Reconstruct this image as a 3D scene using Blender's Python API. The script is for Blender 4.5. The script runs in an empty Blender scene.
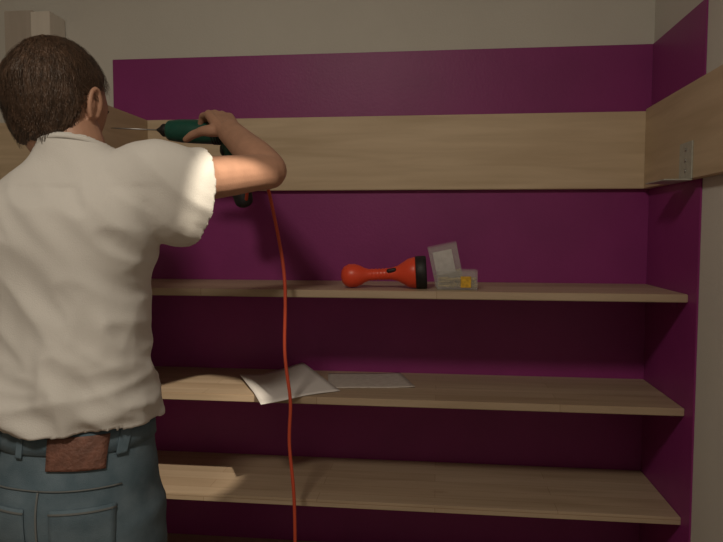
import bpy, bmesh, math, random
import numpy as np
from mathutils import Vector, Matrix, noise
from mathutils.bvhtree import BVHTree
random.seed(4)
S=bpy.context.scene
try:
    S.view_settings.view_transform='Standard'
except Exception: pass
V=Vector
# ---------------------------------------------------------------- materials
def newmat(name):
    m=bpy.data.materials.new(name); m.use_nodes=True
    return m,m.node_tree,m.node_tree.nodes['Principled BSDF']
def mat(name,col,rough=.6,var=.0,vscale=8,bump=0,bscale=60,stretch=(1,1,1),metal=0,spec=.5,col2=None,trans=0,alpha=1,sheen=0,detail=4):
    m,t,b=newmat(name)
    b.inputs['Base Color'].default_value=(*col,1); b.inputs['Roughness'].default_value=rough
    b.inputs['Metallic'].default_value=metal; b.inputs['Specular IOR Level'].default_value=spec
    b.inputs['Transmission Weight'].default_value=trans; b.inputs['Alpha'].default_value=alpha
    if sheen: b.inputs['Sheen Weight'].default_value=sheen
    tc=t.nodes.new('ShaderNodeTexCoord'); mp=t.nodes.new('ShaderNodeMapping'); mp.inputs['Scale'].default_value=stretch
    t.links.new(tc.outputs['Object'],mp.inputs['Vector'])
    if var or col2:
        n=t.nodes.new('ShaderNodeTexNoise'); n.inputs['Scale'].default_value=vscale; n.inputs['Detail'].default_value=detail
        t.links.new(mp.outputs[0],n.inputs['Vector'])
        r=t.nodes.new('ShaderNodeValToRGB'); r.color_ramp.elements[0].position=.35; r.color_ramp.elements[1].position=.65
        c2=col2 or tuple(c*(1-var) for c in col)
        r.color_ramp.elements[0].color=(*c2,1); r.color_ramp.elements[1].color=(*col,1)
        t.links.new(n.outputs['Fac'],r.inputs['Fac']); t.links.new(r.outputs['Color'],b.inputs['Base Color'])
    if bump:
        n2=t.nodes.new('ShaderNodeTexNoise'); n2.inputs['Scale'].default_value=bscale; n2.inputs['Detail'].default_value=3
        t.links.new(mp.outputs[0],n2.inputs['Vector'])
        bp=t.nodes.new('ShaderNodeBump'); bp.inputs['Strength'].default_value=bump; bp.inputs['Distance'].default_value=.01
        t.links.new(n2.outputs['Fac'],bp.inputs['Height']); t.links.new(bp.outputs[0],b.inputs['Normal'])
    return m
def wood(name,light,dark,axis='X',rough=.5,staves=True,knots=.35):
    m,t,b=newmat(name); L=t.links.new; N=t.nodes.new
    b.inputs['Roughness'].default_value=rough
    tc=N('ShaderNodeTexCoord')
    sc={'X':(1.2,14,14),'Y':(14,1.2,14),'Z':(14,14,1.2)}[axis]
    mp=N('ShaderNodeMapping'); mp.inputs['Scale'].default_value=sc; L(tc.outputs['Object'],mp.inputs[0])
    n=N('ShaderNodeTexNoise'); n.inputs['Scale'].default_value=2.2; n.inputs['Detail'].default_value=7; n.inputs['Distortion'].default_value=.6
    L(mp.outputs[0],n.inputs['Vector'])
    r=N('ShaderNodeValToRGB'); r.color_ramp.elements[0].position=.3; r.color_ramp.elements[1].position=.68
    r.color_ramp.elements[0].color=(*dark,1); r.color_ramp.elements[1].color=(*light,1); L(n.outputs['Fac'],r.inputs['Fac'])
    out=r.outputs['Color']
    if staves:
        sep=N('ShaderNodeSeparateXYZ'); L(tc.outputs['Object'],sep.inputs[0])
        cmb=N('ShaderNodeCombineXYZ')
        o={'X':('X','Y','Z'),'Y':('Y','X','Z'),'Z':('Z','X','Y')}[axis]
        L(sep.outputs[o[0]],cmb.inputs[0]); 
        ad=N('ShaderNodeMath'); ad.operation='ADD'; L(sep.outputs[o[1]],ad.inputs[0]); L(sep.outputs[o[2]],ad.inputs[1]); L(ad.outputs[0],cmb.inputs[1])
        br=N('ShaderNodeTexBrick'); br.inputs['Scale'].default_value=1; br.inputs['Brick Width'].default_value=.6; br.inputs['Row Height'].default_value=.055
        br.inputs['Mortar Size'].default_value=.0006; br.inputs['Color1'].default_value=(1,1,1,1); br.inputs['Color2'].default_value=(.88,.85,.82,1); br.inputs['Mortar'].default_value=(.6,.5,.42,1)
        L(cmb.outputs[0],br.inputs['Vector'])
        mx=N('ShaderNodeMixRGB'); mx.blend_type='MULTIPLY'; mx.inputs[0].default_value=1; L(out,mx.inputs[1]); L(br.outputs['Color'],mx.inputs[2]); out=mx.outputs[0]
    if knots:
        mp2=N('ShaderNodeMapping'); mp2.inputs['Scale'].default_value={'X':(3.1,7,7),'Y':(7,3.1,7),'Z':(7,7,3.1)}[axis]; L(tc.outputs['Object'],mp2.inputs[0])
        vo=N('ShaderNodeTexVoronoi'); vo.inputs['Scale'].default_value=1; L(mp2.outputs[0],vo.inputs['Vector'])
        kr=N('ShaderNodeValToRGB'); kr.color_ramp.elements[0].position=.05; kr.color_ramp.elements[1].position=.12
        kr.color_ramp.elements[0].color=(.45,.32,.22,1); kr.color_ramp.elements[1].color=(1,1,1,1); L(vo.outputs['Distance'],kr.inputs['Fac'])
        mx=N('ShaderNodeMixRGB'); mx.blend_type='MULTIPLY'; mx.inputs[0].default_value=knots*2 if knots<.5 else 1; L(out,mx.inputs[1]); L(kr.outputs['Color'],mx.inputs[2]); out=mx.outputs[0]
    L(out,b.inputs['Base Color'])
    bp=N('ShaderNodeBump'); bp.inputs['Strength'].default_value=.08; bp.inputs['Distance'].default_value=.005; L(n.outputs['Fac'],bp.inputs['Height']); L(bp.outputs[0],b.inputs['Normal'])
    return m
M_wall=mat('wall_paint',(.63,.62,.58),.85,var=.06,vscale=3,bump=.10,bscale=180)
M_ceil=mat('ceiling_paint',(.66,.63,.58),.9,var=.03,bump=.05)
M_purple=mat('purple_paint',(.275,.031,.19),.45,var=.12,vscale=5,bump=.05,bscale=150,spec=.4)
M_board=wood('spruce_board',(.68,.55,.39),(.54,.42,.28),'X',.55,staves=False,knots=.45)
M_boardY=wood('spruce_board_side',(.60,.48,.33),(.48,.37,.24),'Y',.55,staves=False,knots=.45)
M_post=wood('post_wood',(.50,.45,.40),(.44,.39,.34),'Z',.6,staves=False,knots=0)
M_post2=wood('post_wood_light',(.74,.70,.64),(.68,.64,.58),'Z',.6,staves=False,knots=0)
M_shelf=wood('pine_shelf',(.52,.41,.30),(.41,.315,.22),'X',.45)
M_floor=wood('floor_laminate',(.38,.24,.13),(.26,.15,.08),'X',.45)
M_skin=mat('skin',(.52,.29,.20),.5,var=.12,vscale=30,bump=.08,bscale=300)
M_hair=mat('brown_hair',(.105,.060,.038),.5,col2=(.045,.025,.015),vscale=90,stretch=(1,1,.25),bump=.5,bscale=260)
M_shirt=mat('cotton_shirt',(.72,.71,.69),.9,var=.05,vscale=6,bump=.15,bscale=500,sheen=.1)
M_jeans=mat('denim',(.15,.215,.27),.85,col2=(.09,.145,.19),vscale=18,bump=.3,bscale=700)
M_stitch=mat('denim_stitch',(.18,.20,.21),.8,var=.2)
M_leather=mat('leather_patch',(.25,.115,.085),.6,var=.4,vscale=50,bump=.3,bscale=200)
M_shoe=mat('shoe_leather',(.05,.04,.035),.5,var=.3,vscale=20,bump=.1)
M_sole=mat('shoe_sole',(.25,.24,.22),.8,var=.1)
M_green=mat('drill_green',(.010,.095,.070),.4,var=.15,vscale=30)
M_black=mat('black_rubber',(.012,.012,.014),.55,var=.3,vscale=60,bump=.1,bscale=300)
M_steel=mat('steel',(.45,.45,.45),.35,var=.1,vscale=60,metal=1)
M_zinc=mat('zinc_bracket',(.50,.52,.48),.45,var=.15,vscale=80,metal=.3)
M_orange=mat('orange_plastic',(.78,.075,.03),.38,var=.06,vscale=20)
M_cord=mat('orange_cord',(.62,.085,.04),.5,var=.05,vscale=30)
M_paper=mat('paper',(.76,.74,.74),.8,var=.03,vscale=10)
M_paper2=mat('printed_paper',(.62,.58,.55),.8,col2=(.48,.43,.40),vscale=60,stretch=(1,4,1))
M_clear=mat('clear_plastic',(.66,.66,.64),.2,alpha=.20)
M_label=mat('white_label',(.62,.60,.60),.6,var=.15,vscale=90)
M_yellow=mat('yellow_label',(.75,.45,.03),.5,col2=(.5,.28,.02),vscale=140)
M_screw=mat('screws_metal',(.55,.42,.16),.4,metal=.4,var=.3,vscale=100)
M_eye=mat('eye_white',(.8,.78,.75),.2,var=.02); M_iris=mat('eye_iris',(.06,.035,.02),.2,var=.2)
M_lens=mat('lamp_lens',(.85,.85,.82),.15,var=.02)
# ---------------------------------------------------------------- helpers
def link(o,parent=None):
    S.collection.objects.link(o)
    if parent: o.parent=parent
    return o
def obj_bm(name,bm,m,parent=None,smooth=True):
    me=bpy.data.meshes.new(name); bm.normal_update(); bm.to_mesh(me); bm.free()
    me.materials.append(m)
    if smooth:
        for p in me.polygons: p.use_smooth=True
    return link(bpy.data.objects.new(name,me),parent)
def empty(name,loc=(0,0,0)):
    e=bpy.data.objects.new(name,None); e.empty_display_size=.1; link(e); return e
def box(name,a,b,m,parent=None,bev=.0015):
    bm=bmesh.new(); bmesh.ops.create_cube(bm,size=1)
    for v in bm.verts:
        v.co=V([(a[i]+b[i])/2+v.co[i]*(b[i]-a[i]) for i in range(3)])
    if bev: bmesh.ops.bevel(bm,geom=bm.edges[:],offset=bev,segments=2,affect='EDGES')
    return obj_bm(name,bm,m,parent,False)
def rings_to_bm(bm,rings):
    R=[[bm.verts.new(p) for p in r] for r in rings]
    n=len(R[0])
    for a,b in zip(R,R[1:]):
        for i in range(n): bm.faces.new((a[i],a[(i+1)%n],b[(i+1)%n],b[i]))
    bm.faces.new(R[0][::-1]); bm.faces.new(R[-1])
def catmull(P,n):
    P=[np.array(p,float) for p in P]; out=[]
    Q=[2*P[0]-P[1]]+P+[2*P[-1]-P[-2]]
    for i in range(1,len(Q)-2):
        for k in range(n):
            t=k/n; a,b,c,d=Q[i-1],Q[i],Q[i+1],Q[i+2]
            out.append(.5*((2*b)+(-a+c)*t+(2*a-5*b+4*c-d)*t*t+(-a+3*b-3*c+d)*t**3))
    out.append(P[-1]); return out
def tube(bm,pts,rads,seg=16,sub=4,cap0=True,cap1=True,up=(0,0,1)):
    D=[list(p)+[r[0],r[1]] if isinstance(r,(tuple,list)) else list(p)+[r,r] for p,r in zip(pts,rads)]
    C=catmull(D,sub) if sub>1 else [np.array(d,float) for d in D]
    if cap0:
        d=(C[0][:3]-C[1][:3]); d/=np.linalg.norm(d); r=min(C[0][3:]); ex=[]
        for k in (80,55,28):
            a=math.radians(k); c=C[0].copy(); c[:3]+=d*r*math.sin(a)*.9; c[3:]*=math.cos(a); ex.append(c)
        C=ex+C
    if cap1:
        d=(C[-1][:3]-C[-2][:3]); d/=np.linalg.norm(d); r=min(C[-1][3:]); 
        base=C[-1].copy()
        for k in (28,55,80):
            a=math.radians(k); c=base.copy(); c[:3]+=d*r*math.sin(a)*.9; c[3:]*=math.cos(a); C.append(c)
    rings=[]; side=None
    for i,c in enumerate(C):
        a=C[max(i-1,0)][:3]; b=C[min(i+1,len(C)-1)][:3]; t=V(b-a).normalized()
        if side is None:
            side=t.cross(V(up)); 
            if side.length<1e-3: side=t.cross(V((1,0,0)))
        side=(side-t*side.dot(t)).normalized(); u=side.cross(t).normalized()
        rings.append([V(c[:3])+side*c[3]*math.cos(2*math.pi*k/seg)+u*c[4]*math.sin(2*math.pi*k/seg) for k in range(seg)])
    b2=bmesh.new(); rings_to_bm(b2,rings); bmesh.ops.recalc_face_normals(b2,faces=b2.faces)
    merge(bm,b2)
def merge(bm,b2):
    me=bpy.data.meshes.new('t'); b2.to_mesh(me); b2.free(); bm.from_mesh(me); bpy.data.meshes.remove(me)
def loft(bm,rows,seg=40,sub=5,e=2.4):
    C=catmull(rows,sub); rings=[]
    for z,cx,cy,hw,hd in C:
        r=[]
        for k in range(seg):
            a=2*math.pi*k/seg; c,s=math.cos(a),math.sin(a)
            r.append(V((cx+hw*math.copysign(abs(c)**(2/e),c),cy+hd*math.copysign(abs(s)**(2/e),s),z)))
        rings.append(r)
    b2=bmesh.new(); rings_to_bm(b2,rings); bmesh.ops.recalc_face_normals(b2,faces=b2.faces); merge(bm,b2)
def remesh(bm,vox,smooth=4,fac=.5):
    me=bpy.data.meshes.new('r'); bm.to_mesh(me); bm.free()
    o=bpy.data.objects.new('r',me); S.collection.objects.link(o)
    r=o.modifiers.new('r','REMESH'); r.mode='VOXEL'; r.voxel_size=vox; r.adaptivity=0
    if smooth:
        s=o.modifiers.new('s','SMOOTH'); s.iterations=smooth; s.factor=fac
    dg=bpy.context.evaluated_depsgraph_get(); me2=bpy.data.meshes.new_from_object(o.evaluated_get(dg))
    bpy.data.objects.remove(o); b=bmesh.new(); b.from_mesh(me2); return b
def lathe(bm,prof,origin,axis,seg=32):
    ax=V(axis).normalized(); s=ax.cross(V((0,0,1))); s=s.normalized() if s.length>1e-3 else V((1,0,0)); u=s.cross(ax)
    rings=[[V(origin)+ax*t+(s*math.cos(2*math.pi*k/seg)+u*math.sin(2*math.pi*k/seg))*max(r,1e-4) for k in range(seg)] for t,r in prof]
    b2=bmesh.new(); rings_to_bm(b2,rings); bmesh.ops.recalc_face_normals(b2,faces=b2.faces); merge(bm,b2)
# ---------------------------------------------------------------- room
XL,XR=-.985,.592
ZT,ZP,ZPB=1.968,1.781,1.569
WL,WF,CH=-2.3,-3.8,2.75
box('floor',(WL-.1,WF-.1,-.1),(XR+.1,.1,0),M_floor,bev=0)
box('ceiling',(WL-.1,WF-.1,CH),(XR+.1,.1,CH+.1),M_ceil,bev=0)
box('wall_back',(WL-.1,0,0),(XR+.1,.1,CH),M_wall,bev=0)
box('wall_right',(XR,WF,0),(XR+.1,0,CH),M_wall,bev=0)
box('wall_left',(WL-.1,WF,0),(WL,0,CH),M_wall,bev=0)
box('wall_front',(WL-.1,WF-.1,0),(XR+.1,WF,CH),M_wall,bev=0)
box('baseboard_left',(WL,WF,0),(WL+.015,0,.08),M_ceil)
box('baseboard_right',(XR-.015,WF,0),(XR,-.38,.08),M_ceil)
pp=empty('purple_wall_panel')
box('back_panel',(XL,-.004,0),(XR,0,ZT),M_purple,pp,bev=.001)
box('side_panel',(XR-.004,-.37,0),(XR,-.004,ZT),M_purple,pp,bev=.001)
sh=empty('wall_shelving')
for i,z in enumerate((1.302,1.030,.764,.50,.23)):
    box('shelf_%d'%(i+1),(XL,-.3175,z-.019),(XR-.004,-.004,z),M_shelf,sh)
    box('cleat_right_%d'%(i+1),(XR-.018,-.25,z-.039),(XR-.004,-.004,z-.019),M_purple,sh)
    box('cleat_back_%d'%(i+1),(XL+.018,-.022,z-.044),(XR-.022,-.004,z-.019),M_purple,sh)
box('end_upright',(XL-.018,-.31,0),(XL,-.004,1.302),M_purple,sh)
bd=empty('mounting_boards')
box('back_board',(-1.62,-.024,ZPB),(XR-.004,-.004,ZP),M_board,bd)
box('side_board',(XR-.024,-1.30,ZPB),(XR-.004,-.024,ZP+.006),M_boardY,bd)
box('cross_board',(-.888,-.42,ZPB),(-.868,-.024,ZP),M_boardY,bd)
po=empty('wooden_post')
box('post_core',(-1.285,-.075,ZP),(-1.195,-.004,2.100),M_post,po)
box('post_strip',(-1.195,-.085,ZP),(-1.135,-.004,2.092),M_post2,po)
def bracket(name,x0,x1,y0,y1,z0,z1):
    e=empty(name)
    box('plate',(x0,y0,z0),(x1,y1,z1),M_zinc,e,bev=.0006)
    return e
e=bracket('metal_angle_bracket',XR-.0275,XR-.0243,-.375,-.300,ZPB,ZPB+.085)
box('flange',(XR-.085,-.375,ZPB-.0035),(XR-.0243,-.24,ZPB-.0005),M_zinc,e,bev=.0006)
for k in range(3):
    bm=bmesh.new(); lathe(bm,[(0,.004),(.0015,.004),(.002,.002)],(XR-.0275,-.338,ZPB+.02+k*.024),(-1,0,0),12); obj_bm('screw_%d'%k,bm,M_steel,e)
e=bracket('metal_angle_bracket.001',-1.41,-1.35,-.027,-.0243,ZPB+.01,ZPB+.08)
box('flange',(-1.41,-.08,ZPB+.007),(-1.35,-.0243,ZPB+.010),M_zinc,e,bev=.0006)
# ---------------------------------------------------------------- flashlight
Z1=1.302
prof=[(0,.002),(.003,.016),(.010,.025),(.022,.0305),(.038,.030),(.052,.025),(.062,.019),(.074,.0150),(.100,.0138),(.130,.0150),(.148,.020),(.163,.029),(.175,.0365),(.190,.040),(.196,.040)]
o0=V((-.248,-.245,Z1+.0305)); 
ax=V((1,.03,.055)).normalized()
bm=bmesh.new(); lathe(bm,prof,o0,ax,40); fl=empty('orange_flashlight')
obj_bm('body',bm,M_orange,fl)
bm=bmesh.new(); lathe(bm,[(.194,.040),(.196,.0425),(.218,.0425),(.222,.040),(.222,.036),(.219,.036)],o0,ax,40); obj_bm('lens_ring',bm,M_black,fl)
bm=bmesh.new(); lathe(bm,[(.2185,.036),(.2195,.030),(.220,.001)],o0,ax,40); obj_bm('lens',bm,M_lens,fl)
bm=bmesh.new(); 
for k in range(6):
    lathe(bm,[(.08+k*.009,.0135),(.081+k*.009,.0155),(.084+k*.009,.0155),(.085+k*.009,.0135)],o0,ax,32)
obj_bm('grip_rings',bm,M_orange,fl)
bm=bmesh.new(); tube(bm,[o0+ax*.125+V((0,-.012,.008)),o0+ax*.14+V((0,-.013,.010))],[.006,.006],12,2); obj_bm('switch',bm,M_black,fl)
# ---------------------------------------------------------------- screw boxes
def clearbox(name,c,size,rot,label,lm,fill,n=130):
    e=empty(name); R=rot; w,d,h=size
    def bx(n,a,b,m,bev=.001):
        o=box(n,a,b,m,e,bev); o.data.transform(Matrix.Translation(V(c))@R); return o
    t=.0015
    bx('base',(-w/2,-d/2,0),(w/2,d/2,t),M_clear,.0005)
    bx('wall_a',(-w/2,-d/2,t),(w/2,-d/2+t,h-t),M_clear,0); bx('wall_b',(-w/2,d/2-t,t),(w/2,d/2,h-t),M_clear,0)
    bx('wall_c',(-w/2,-d/2+t,t),(-w/2+t,d/2-t,h-t),M_clear,0); bx('wall_d',(w/2-t,-d/2+t,t),(w/2,d/2-t,h-t),M_clear,0)
    bx('lid',(-w/2-.001,-d/2-.001,h-t),(w/2+.001,d/2+.001,h+.003),M_clear,.0007)
    bx('label',*label,lm,0)
    bm=bmesh.new(); 
    for k in range(n):
        p=V((random.uniform(-w/2+.012,w/2-.012),random.uniform(-d/2+.008,d/2-.008),random.uniform(.005,fill*h)))
        a=random.uniform(-.5,.5); q=V((math.cos(a),math.sin(a)*.4,random.uniform(-.15,.15))).normalized()
        q2=q*min(.011,w/5)
        tube(bm,[p-q2,p+q2*.8,p+q2],[.0008,.0014,.0032],6,1)
    o=obj_bm('screws',bm,M_screw,e); o.data.transform(Matrix.Translation(V(c))@R)
    return e
clearbox('screw_box',(.050,-.245,Z1+.0005),(.100,.055,.047),Matrix.Rotation(math.radians(3),4,'Z'),((.008,-.0285,.006),(.034,-.0276,.034)),M_yellow,.6)
R=Matrix.Rotation(math.radians(-12),4,'Y')@Matrix.Rotation(math.radians(6),4,'X')
clearbox('screw_box.001',(.034,-.185,Z1+.0095),(.075,.030,.103),R,((-.028,-.0160,.030),(.022,-.0152,.092)),M_label,.3,60)
# ---------------------------------------------------------------- papers
def sheet(name,corners,m,z,curl,n=14,thick=.0006):
    c=[V(p) for p in corners]; bm=bmesh.new(); g=[]
    for i in range(n+1):
        r=[]
        for j in range(n+1):
            u,v=i/n,j/n
            p=c[0]*(1-u)*(1-v)+c[1]*u*(1-v)+c[2]*u*v+c[3]*(1-u)*v
            q=V((p.x,p.y,z+curl(u,v,p))); r.append(bm.verts.new(q))
        g.append(r)
    for i in range(n):
        for j in range(n): bm.faces.new((g[i][j],g[i+1][j],g[i+1][j+1],g[i][j+1]))
    o=obj_bm(name,bm,m); s=o.modifiers.new('s','SOLIDIFY'); s.thickness=thick; s.offset=1; return o
Z2=1.030
def c1(u,v,p):
    z=.0023+.035*max(0,u-.35)*(1-v)
    z+=.010*max(0,(.25-u))*(1-v)*4*.6
    if p.y<-.3175: z-= (-.3175-p.y)*.10
    return z+.0008*math.sin(u*7+v*3)
sheet('paper_sheet',[(-.559,-.125,0),(-.398,-.014,0),(-.248,-.252,0),(-.425,-.388,0)],M_paper,Z2,c1)
sheet('paper_sheet.001',[(-.315,-.050,0),(-.105,-.020,0),(-.055,-.190,0),(-.285,-.225,0)],M_paper2,Z2,lambda u,v,p:.0020+.0005*math.sin(u*5)+.008*max(0,u-.7),thick=.0018)
# ---------------------------------------------------------------- man
man=empty('man')
SHR=V((-.505,-.768,1.536)); ELR=V((-.355,-.555,1.577)); WRR=V((-.500,-.385,1.690))
SHL=V((-.838,-.725,1.482)); ELL=V((-.955,-.490,1.400)); WRL=V((-.905,-.345,1.510))
HC=V((-.720,-.745,1.688))
skin=bmesh.new()
loft(skin,[(1.10,-.672,-.772,.09,.06),(1.25,-.675,-.772,.09,.06),(1.40,-.68,-.765,.11,.065),(1.50,-.68,-.76,.12,.07),(1.55,-.672,-.755,.09,.055),(1.585,-.668,-.75,.055,.055)],seg=32)
tube(skin,[(-.668,-.758,1.53),(-.675,-.755,1.59),(-.700,-.750,1.65),(-.715,-.745,1.69)],[(.060,.060),(.055,.057),(.055,.059),(.056,.06)],24,4)
def arm(sh,el,wr,side):
    mid=sh.lerp(el,.45); fm=el.lerp(wr,.28)
    tube(skin,[V((-.672+side*.05,-.76,sh.z-.03)),sh,mid,sh.lerp(el,.85),el,fm,el.lerp(wr,.65),wr],
         [.05,.043,.042,.038,.036,.040,.034,(.030,.025)],20,5)
arm(SHR,ELR,WRR,1); arm(SHL,ELL,WRL,-1)
def hand(wr,F,N,right,curl,thumb_curl=(35,25),spread=1.0,scale=1.0,thumb_open=38):
    F=V(F).normalized(); N=V(N); N=(N-F*N.dot(F)).normalized(); T=F.cross(N) if right else N.cross(F)
    T.normalize(); s=scale
    def W(f,t,n): return wr+(F*f+T*t+N*n)*s
    base=[(.022,.088),(.007,.092),(-.009,.088),(-.024,.080)]
    for t,f in base:
        tube(skin,[W(-.006,t*.55,.001),W(.045,t*.85,-.001),W(f,t,-.001)],[.0145*s,.0135*s,.0115*s],12,3)
    tube(skin,[W(.01,0,.004),W(.05,.0,.007),W(.075,0,.006)],[(.021*s,.012*s),(.030*s,.012*s),(.028*s,.010*s)],16,3,up=N)
    tube(skin,[W(.012,-.014,.006),W(.05,-.024,.007)],[.013*s,.011*s],12,3)
    lens=[(.042,.025,.020),(.047,.029,.021),(.043,.027,.021),(.034,.020,.018)]
    rr=[.0088,.0090,.0085,.0075]
    for k,((t,f),ls) in enumerate(zip(base,lens)):
        p=W(f,t,-.001); a=0; pts=[p-F*.006*s,p]; ra=[rr[k]*1.12*s,rr[k]*1.12*s]
        sp=(1.5-k)*.05*spread
        for j,l in enumerate(ls):
            a+=math.radians(curl[k][j])
            d=(F*math.cos(a)+N*math.sin(a)+T*sp*math.cos(a)).normalized()
            q=p+d*l*s; pts+= [p.lerp(q,.5),q]; w=rr[k]*s*(1-.08*j)
            ra+=[w*.94,w*(.98 if j<2 else .80)]; p=q
        tube(skin,pts,ra,12,2)
    a=math.radians(thumb_open); d=(F*math.cos(a)+T*math.sin(a)+N*.35).normalized()
    p0=W(.012,.016,.006); p1=p0+d*.042*s
    d2=(d+N*math.tan(math.radians(thumb_curl[0]))*.6+F*.25).normalized(); p2=p1+d2*.033*s
    d3=(d2+N*math.tan(math.radians(thumb_curl[1]))*.6).normalized(); p3=p2+d3*.024*s
    tube(skin,[p0,p0.lerp(p1,.5),p1,p1.lerp(p2,.5),p2,p3],[.013*s,.0145*s,.0115*s,.0102*s,.0100*s,.0078*s],12,3)
hand(WRR,(-.52,.70,.52),(-.05,.1,-1),True,[(28,48,30),(34,50,32),(38,52,34),(42,54,34)],thumb_curl=(40,25),thumb_open=50,scale=1.07)
hand(WRL,(.12,.45,.80),(.9,.0,.1),False,[(20,45,30)]*4,thumb_open=45)
def headsphere():
    b=bmesh.new(); bmesh.ops.create_icosphere(b,subdivisions=5,radius=1)
    for v in b.verts:
        x,y,z=v.co; r=V((x*.0765,y*.097,z*.113))
        if z<0:
            t=min(1,-z); r.x*=1-.30*t**1.4
            if y<0: r.y*=1-.55*t**1.1
            else: r.y*=1-.10*t
        if z>0 and y<0: r.y*=1.03
        if y>.5 and z>.1: r.y*=1-.05*(z)
        for sx in (-1,1):
            d=(V((x,y,z))-V((sx*.42,.88,.02)).normalized()).length
            r.y-=.010*math.exp(-(d/.20)**2)
        d=abs(z-.18); 
        if y>.6: r.y+=.004*math.exp(-(d/.10)**2)
        v.co=r
    bmesh.ops.recalc_face_normals(b,faces=b.faces); return b
tilt=Matrix.Rotation(math.radians(-10),4,'Z')@Matrix.Rotation(math.radians(-17),4,'X')@Matrix.Rotation(math.radians(-4),4,'Y')
HM=Matrix.Translation(HC)@tilt@Matrix.Scale(1.06,4)
hb=headsphere()
hf=bmesh.new(); merge(hf,hb)
tube(hf,[(0,.090,.008),(0,.104,-.012),(0,.113,-.030)],[.008,.0095,.0115],12,3)
for sx in (-1,1):
    tube(hf,[(sx*.004,.098,-.034),(sx*.012,.098,-.034)],[.007,.007],10,1)
    ctr=V((sx*.079,-.002,-.012)); pts=[]
    for k in range(11):
        a=math.radians(-60+k*30*.92); pts.append(ctr+V((sx*.008*(1 if k<9 else .5)*(.6+.4*math.sin(a)) ,-.014*math.cos(a)-.004*math.sin(a),.027*math.sin(a))))
    tube(hf,pts,[.0048]*8+[.0055,.006,.005],8,2)
    tube(hf,[ctr+V((-sx*.006,.006,.018)),ctr+V((-sx*.002,.002,0)),ctr+V((-sx*.005,.006,-.022))],[(.006,.012),(.006,.014),(.006,.009)],12,3)
tube(hf,[(-.024,.083,-.062),(-.008,.093,-.058),(.008,.093,-.058),(.024,.083,-.062)],[.004,.006,.006,.004],10,3)
tube(hf,[(-.022,.083,-.068),(0,.094,-.069),(.022,.083,-.068)],[.004,.007,.004],10,3)
tube(hf,[(-.012,.080,-.100),(.012,.080,-.100)],[.015,.015],12,2)
for v in hf.verts: v.co=HM@v.co
merge(skin,hf)
sk=remesh(skin,.0032,3,.5)
obj_bm('skin_body',sk,M_skin,man)
for sx,n in ((-1,'eye_left'),(1,'eye_right')):
    b=bmesh.new(); bmesh.ops.create_uvsphere(b,u_segments=20,v_segments=14,radius=.0118)
    for v in b.verts: v.co=HM@(v.co+V((sx*.031,.0755,.004)))
    obj_bm(n,b,M_eye,man)
    b=bmesh.new(); bmesh.ops.create_uvsphere(b,u_segments=16,v_segments=10,radius=.0058)
    for v in b.verts: v.co=HM@(V((v.co.x,v.co.y*.4,v.co.z))+V((sx*.031,.0865,.004)))
    obj_bm(n+'_iris',b,M_iris,man)
    b=bmesh.new(); tube(b,[(sx*.014,.093,.020),(sx*.03,.092,.025),(sx*.046,.080,.021)],[.0025,.0033,.002],8,3)
    for v in b.verts: v.co=HM@v.co
    obj_bm(n+'_brow',b,M_hair,man)
hb=headsphere()
def hairline(p):
    y,z=p.y,p.z
    if y>.045: lim=.062
    elif y>.006: lim=.010+ ((y-.006)/.039)*.045
    elif y>-.020: lim=-.006
    else: lim=-.088
    return z-lim
for v in hb.verts:
    h=hairline(v.co); t=.0085*min(1,max(0,h/.02)); nn=v.co.normalized()
    t+= (.003*noise.noise(v.co*45)+.002*noise.noise(v.co*110)) if h>.005 else 0
    if h<0: t=-.012
    v.co=v.co+nn*t
for v in hb.verts: v.co=HM@v.co
obj_bm('hair_cap',hb,M_hair,man)
hb=headsphere(); hb.faces.ensure_lookup_table(); bv=BVHTree.FromBMesh(hb); st=bmesh.new()
crown=V((.005,-.055,.095))
cnt=0
while cnt<5600:
    d=V((random.gauss(0,1),random.gauss(0,1),random.gauss(0,1))).normalized()
    loc,nr,_,_=bv.ray_cast(d*.4,-d)
    if loc is None or hairline(loc)<.004: continue
    cnt+=1
    dirn=(loc-crown); dirn=(dirn-nr*dirn.dot(nr)); 
    dirn=(dirn.normalized()+V((0,.15,-.35))+V((random.gauss(0,.35),random.gauss(0,.35),random.gauss(0,.3)))); dirn=(dirn-nr*dirn.dot(nr)).normalized()
    ln=random.uniform(.012,.026); 
    if loc.z<-.05 or (abs(loc.x)>.06 and loc.z<.03): ln*=.5
    w=nr.cross(dirn).normalized()*.00055; p=loc+nr*.005; prev=None
    for k in range(4):
        t=k/3; q=p+dirn*ln*t+nr*(.005*math.sin(t*2.4)+.001)-nr*(ln*t)**2/.2*.9; ww=w*(1-t*.8)
        a=st.verts.new(HM@(q-ww)); c=st.verts.new(HM@(q+ww))
        if prev: st.faces.new((prev[0],prev[1],c,a))
        prev=(a,c)
hb.free(); obj_bm('hair_strands',st,M_hair,man)
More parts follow.
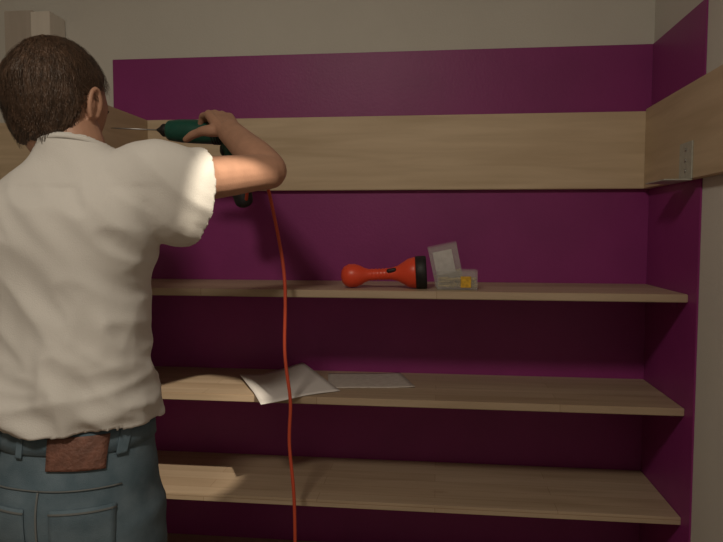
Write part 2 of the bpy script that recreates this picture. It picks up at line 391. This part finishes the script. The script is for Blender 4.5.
# shirt
CUFR=V((-.466,-.714,1.514)); DR=V((.45,.89,.03)).normalized()
CUFL=V((-.905,-.600,1.445)); DL=(ELL-SHL).normalized()
bm=bmesh.new()
loft(bm,[(1.085,-.676,-.775,.142,.116),(1.10,-.676,-.775,.149,.123),(1.14,-.677,-.777,.151,.127),(1.22,-.682,-.775,.143,.114),(1.32,-.686,-.77,.147,.114),(1.42,-.686,-.765,.161,.120),(1.49,-.680,-.76,.172,.117),(1.538,-.670,-.755,.148,.092),(1.575,-.666,-.752,.105,.076),(1.602,-.674,-.752,.074,.068),(1.63,-.684,-.752,.066,.066)])
tube(bm,[(-.62,-.76,1.520),SHR+V((-.03,0,.010)),SHR+V((.004,.010,.002)),CUFR-DR*.03,CUFR+DR*.01],[(.068,.070),(.060,.070),(.060,.080),(.058,.094),(.061,.102)],28,5,cap1=False)
tube(bm,[(-.74,-.755,1.487),SHL,SHL.lerp(CUFL,.5),CUFL,CUFL+DL*.01],[.066,.066,.068,.070,.070],28,5,cap1=False)
sb=remesh(bm,.0055,6,.5)
def ridge(x): return 1-2*abs(noise.noise(x))**.75
def wrinkle(p):
    a=0
    s=(p.x+.5)*.75-(p.z-1.5)*.65; t=(p.x+.5)*.65+(p.z-1.5)*.75
    a+=.0085*ridge(V((s*5,t*13,p.y*3)))
    a+=.0065*ridge(V((p.x*20,p.y*6,p.z*4+3)))*min(1,max(0,(1.47-p.z)*4))
    a+=.0045*ridge(V((s*9+4,t*24,p.y*5)))
    if p.z<1.26: a+=.010*ridge(V((p.x*7,p.y*7,p.z*24)))*(1.26-p.z)/.14
    d=(p-V((-.54,-.8,1.46))).length
    q=V((p.x*24+p.z*20,p.y*3,0)); a+=.012*noise.noise(q)*math.exp(-(d/.15)**2)
    return a-.007
sb.normal_update()
for v in sb.verts:
    k=1
    dd=(v.co-CUFR).length
    if dd<.16: k=.3+.7*max(0,dd-.10)/.06
    if v.co.z>1.53: k=min(k,.3)
    v.co=v.co+v.normal*wrinkle(v.co)*k
dele=[]
for f in sb.faces:
    c=f.calc_center_median()
    if c.z<1.097+.004*math.sin(c.x*30): dele.append(f); continue
    if (c-CUFR).dot(DR)>0 and (c-CUFR).length<.14 : dele.append(f); continue
    if (c-CUFL).dot(DL)>0 and (c-CUFL).length<.10 : dele.append(f); continue
    if c.z+ (c.y+.75)*.35>1.604 and abs(c.x+.678)<.09: dele.append(f)
bmesh.ops.delete(sb,geom=dele,context='FACES')
bmesh.ops.smooth_vert(sb,verts=[v for v in sb.verts],factor=.5,use_axis_x=True,use_axis_y=True,use_axis_z=True)
bmesh.ops.smooth_vert(sb,verts=[v for v in sb.verts],factor=.5,use_axis_x=True,use_axis_y=True,use_axis_z=True)
so=obj_bm('t_shirt',sb,M_shirt,man); s=so.modifiers.new('s','SOLIDIFY'); s.thickness=.003; s.offset=-1
b=bmesh.new(); pts=[]
for k in range(33):
    a=2*math.pi*k/32; y=-.752+.066*math.sin(a); pts.append((-.676+.0695*math.cos(a),y,1.596-(y+.75)*.35))
tube(b,pts,[(.003,.005)]*33,10,1,cap0=False,cap1=False); obj_bm('collar_rib',b,M_shirt,man)
# jeans
bm=bmesh.new()
loft(bm,[(.82,-.672,-.77,.12,.09),(.87,-.674,-.778,.146,.120),(.93,-.674,-.785,.154,.132),(.99,-.674,-.782,.150,.128),(1.05,-.674,-.777,.142,.118),(1.10,-.676,-.775,.136,.110),(1.13,-.676,-.775,.130,.104)],e=2.2)
for sx in (-1,1):
    x=-.672+sx*.080
    tube(bm,[(x,-.778,.93),(x,-.775,.82),(x+sx*.005,-.765,.66),(x+sx*.012,-.750,.50),(x+sx*.016,-.760,.32),(x+sx*.018,-.770,.10)],[(.078,.112),(.080,.100),(.075,.085),(.062,.068),(.058,.064),(.052,.062)],28,5,cap1=False,up=(0,1,0))
jb=remesh(bm,.007,6,.5); jb.normal_update()
for v in jb.verts:
    p=v.co; v.co=p+v.normal*(.004*noise.noise(V((p.x*10,p.y*10,p.z*22)))+.005*noise.noise(V((p.x*6,p.y*4,p.z*30)))*max(0,min(1,(.62-p.z)*6)))
jbv=BVHTree.FromBMesh(jb)
obj_bm('jeans',jb,M_jeans,man)
def patch(name,x0,x1,z0,z1,m,off=.002,taper=0,n=12,thick=.0022,dirv=(0,1,0)):
    b=bmesh.new(); g=[]
    for i in range(n+1):
        r=[]
        for j in range(n+1):
            z=z0+(z1-z0)*j/n; u=i/n
            xc=(x0+x1)/2; hw=(x1-x0)/2
            zz=z-taper*(1-abs(2*u-1))*(1-j/n)
            loc,nr,_,_=jbv.ray_cast(V((xc+(2*u-1)*hw,-1.6,zz)),V(dirv))
            if loc is None: loc=V((xc+(2*u-1)*hw,-.77,zz)); nr=V((0,-1,0))
            r.append(b.verts.new(loc+nr*off))
        g.append(r)
    for i in range(n):
        for j in range(n): b.faces.new((g[i][j],g[i][j+1],g[i+1][j+1],g[i+1][j]))
    o=obj_bm(name,b,m,man); s=o.modifiers.new('s','SOLIDIFY'); s.thickness=thick; s.offset=0
patch('leather_label',-.664,-.572,1.036,1.093,M_leather,.004)
patch('pocket_left',-.79,-.695,.865,.975,M_jeans,.0025,.018)
patch('pocket_right',-.65,-.555,.865,.975,M_jeans,.0025,.018)
patch('pocket_left_hem',-.79,-.695,.967,.970,M_stitch,.0042)
patch('pocket_right_hem',-.65,-.555,.967,.970,M_stitch,.0042)
patch('yoke_seam_left',-.80,-.672,1.004,1.006,M_stitch,.002)
patch('yoke_seam_right',-.672,-.55,1.004,1.006,M_stitch,.002)
patch('centre_seam',-.674,-.671,.87,1.003,M_stitch,.002)
def ring_band(name,z0,z1,off,m):
    b=bmesh.new(); g=[]
    for k in range(72):
        a=2*math.pi*k/72; d=V((math.cos(a),math.sin(a),0)); r=[]
        for z in (z0,(z0+z1)/2,z1):
            loc,nr,_,_=jbv.ray_cast(V((-.672,-.775,z))+d*.4,-d); r.append(b.verts.new(loc+d*off))
        g.append(r)
    for k in range(72):
        for j in range(2): b.faces.new((g[k][j],g[(k+1)%72][j],g[(k+1)%72][j+1],g[k][j+1]))
    o=obj_bm(name,b,m,man); s=o.modifiers.new('s','SOLIDIFY'); s.thickness=.003; s.offset=0
ring_band('waistband',1.062,1.103,.002,M_jeans)
for i,x in enumerate((-.77,-.715,-.555)): patch('belt_loop_%d'%i,x-.006,x+.006,1.055,1.097,M_jeans,.0045)
for sx,n in ((-1,'shoe_left'),(1,'shoe_right')):
    x=-.672+sx*.102; b=bmesh.new()
    tube(b,[(x,-.83,.050),(x,-.77,.058),(x+sx*.008,-.68,.048),(x+sx*.014,-.60,.036),(x+sx*.014,-.565,.030)],[(.036,.045),(.040,.055),(.043,.042),(.045,.032),(.036,.026)],20,4)
    tube(b,[(x,-.785,.06),(x,-.775,.12)],[.042,.045],20,3)
    b=remesh(b,.005,4)
    for v in b.verts: v.co.z=max(v.co.z,.012)
    obj_bm(n,b,M_shoe,man)
    b=bmesh.new(); tube(b,[(x,-.84,.011),(x,-.76,.011),(x+sx*.008,-.67,.011),(x+sx*.014,-.585,.011),(x+sx*.014,-.555,.011)],[(.034,.011),(.041,.011),(.046,.011),(.048,.011),(.034,.011)],20,4); obj_bm(n+'_sole',b,M_sole,man)
# ---------------------------------------------------------------- drill
dr=empty('power_drill'); A=V((-.700,-.262,1.712)); B=V((-.535,-.268,1.702)); dx=(A-B).normalized()
bm=bmesh.new(); lathe(bm,[(-.010,.012),(-.006,.024),(.004,.029),(.05,.031),(.10,.031),(.135,.030),(.15,.028),(.166,.026),(.170,.022)],B,dx,32)
tube(bm,[B+V((-.005,0,-.012)),B+V((.010,0,-.075)),B+V((.028,0,-.135)),B+V((.032,0,-.158))],[(.016,.022),(.0155,.020),(.016,.021),(.017,.023)],20,4,up=(1,0,0))
b2=remesh(bm,.003,3); obj_bm('housing',b2,M_green,dr)
bm=bmesh.new(); tube(bm,[B+V((.030,0,-.150)),B+V((.036,0,-.176))],[(.020,.027),(.018,.024)],20,2,up=(1,0,0)); obj_bm('handle_base',bm,M_black,dr)
bm=bmesh.new(); lathe(bm,[(.166,.014),(.170,.017),(.182,.017),(.186,.014),(.192,.008),(.200,.003)],B,dx,24); obj_bm('chuck',bm,M_black,dr)
bm=bmesh.new(); lathe(bm,[(.192,.002),(.318,.002),(.322,.0017),(.330,.001)],B,dx,12); obj_bm('bit',bm,M_steel,dr)
bm=bmesh.new(); tube(bm,[B+V((-.022,0,-.035)),B+V((-.020,0,-.05)),B+V((-.010,0,-.062))],[.005,.006,.004],10,3); obj_bm('trigger',bm,M_black,dr)
bm=bmesh.new()
for k in range(5): lathe(bm,[(.010+k*.007,.0300),(.011+k*.007,.0322),(.014+k*.007,.0322),(.015+k*.007,.0300)],B,dx,32)
obj_bm('vent_ribs',bm,M_black,dr)
# ---------------------------------------------------------------- cord
hb_=B+V((.036,0,-.176))
pts=[hb_,hb_+V((.012,-.010,-.002)),(-.480,-.32,1.560),(-.440,-.365,1.585),(-.408,-.390,1.580),(-.390,-.405,1.51),(-.372,-.41,1.43),(-.3565,-.41,1.34),(-.358,-.41,1.24),(-.362,-.41,1.16),(-.350,-.412,1.08),(-.343,-.412,1.03),(-.352,-.415,.95),(-.339,-.42,.86),(-.334,-.42,.78),(-.334,-.42,.60),(-.338,-.43,.40),(-.33,-.44,.15),(-.31,-.50,.012),(-.22,-.62,.006),(-.05,-.66,.006),(.10,-.80,.006),(.12,-1.1,.006),(-.02,-1.5,.006),(.1,-2.2,.006)]
cu=bpy.data.curves.new('orange_power_cord','CURVE'); cu.dimensions='3D'; cu.bevel_depth=.0042; cu.bevel_resolution=4
sp=cu.splines.new('NURBS'); sp.points.add(len(pts)-1)
for p,q in zip(sp.points,pts): p.co=(*q,1)
sp.order_u=4; sp.use_endpoint_u=True; sp.resolution_u=8
cu.materials.append(M_cord); link(bpy.data.objects.new('orange_power_cord',cu))
# ---------------------------------------------------------------- lights
def light(name,kind,loc,tgt,energy,col,parent=None,**k):
    l=bpy.data.lights.new(name,kind); l.energy=energy; l.color=col
    for a,v in k.items(): setattr(l,a,v)
    o=bpy.data.objects.new(name,l); o.location=loc; o.rotation_euler=(V(tgt)-V(loc)).to_track_quat('-Z','Y').to_euler(); link(o,parent); return o
cl=empty('ceiling_lamp'); LX,LY=-.45,-2.20
bm=bmesh.new(); lathe(bm,[(0,.06),(.02,.06),(.022,.17),(.035,.18),(.045,.17)],(LX,LY,CH),(0,0,-1),40); obj_bm('mount',bm,M_steel,cl)
m,t,b=newmat('lamp_glass'); b.inputs['Emission Color'].default_value=(1,.82,.6,1); b.inputs['Emission Strength'].default_value=1.0
bm=bmesh.new(); lathe(bm,[(.045,.165),(.07,.155),(.09,.12),(.102,.06),(.105,.001)],(LX,LY,CH),(0,0,-1),40); obj_bm('shade',bm,m,cl)
light('ceiling_lamp_light','AREA',(LX,LY,CH-.12),(LX+.1,LY+.5,0),18,(1,.87,.70),cl,shape='DISK',size=.3)
# added spot with invented fixture, makes bright patches at the left shelf ends
fp=empty('added_shelf_spot'); P0=V((.35,-1.60,CH-.12)); tg=V((-.70,-.25,.89)); dl=(tg-P0).normalized()
bm=bmesh.new(); lathe(bm,[(0,.045),(.012,.045),(.014,.010),(.085,.010)],(P0.x,P0.y,CH),(0,0,-1),28); obj_bm('mount',bm,M_steel,fp)
bm=bmesh.new(); lathe(bm,[(-.045,.018),(-.040,.030),(.045,.034),(.047,.030),(-.03,.026)],P0,dl,28); obj_bm('can',bm,M_steel,fp)
light('added_shelf_spot_light','SPOT',P0+dl*.05,tg,170,(1,.86,.66),fp,shadow_soft_size=.02,spot_size=math.radians(10.0),spot_blend=.15)
w=bpy.data.worlds.new('w'); S.world=w; w.use_nodes=True; w.node_tree.nodes['Background'].inputs[0].default_value=(.5,.45,.4,1); w.node_tree.nodes['Background'].inputs[1].default_value=.05
# ---------------------------------------------------------------- camera
f,pi,ya,ro=655.64,.061,.1147,.002
fw=V((-math.sin(ya)*math.cos(pi),math.cos(ya)*math.cos(pi),-math.sin(pi))); rt=V((math.cos(ya),math.sin(ya),0)); up=rt.cross(fw)
r2=rt*math.cos(ro)+up*math.sin(ro); u2=-rt*math.sin(ro)+up*math.cos(ro)
cam=bpy.data.cameras.new('camera'); cam.sensor_width=36; cam.lens=f*36/723; cam.clip_start=.02
co=bpy.data.objects.new('camera',cam); link(co)
mw=Matrix((( r2.x,u2.x,-fw.x,0),(r2.y,u2.y,-fw.y,-1.9315),(r2.z,u2.z,-fw.z,1.45),(0,0,0,1))); co.matrix_world=mw
S.camera=co
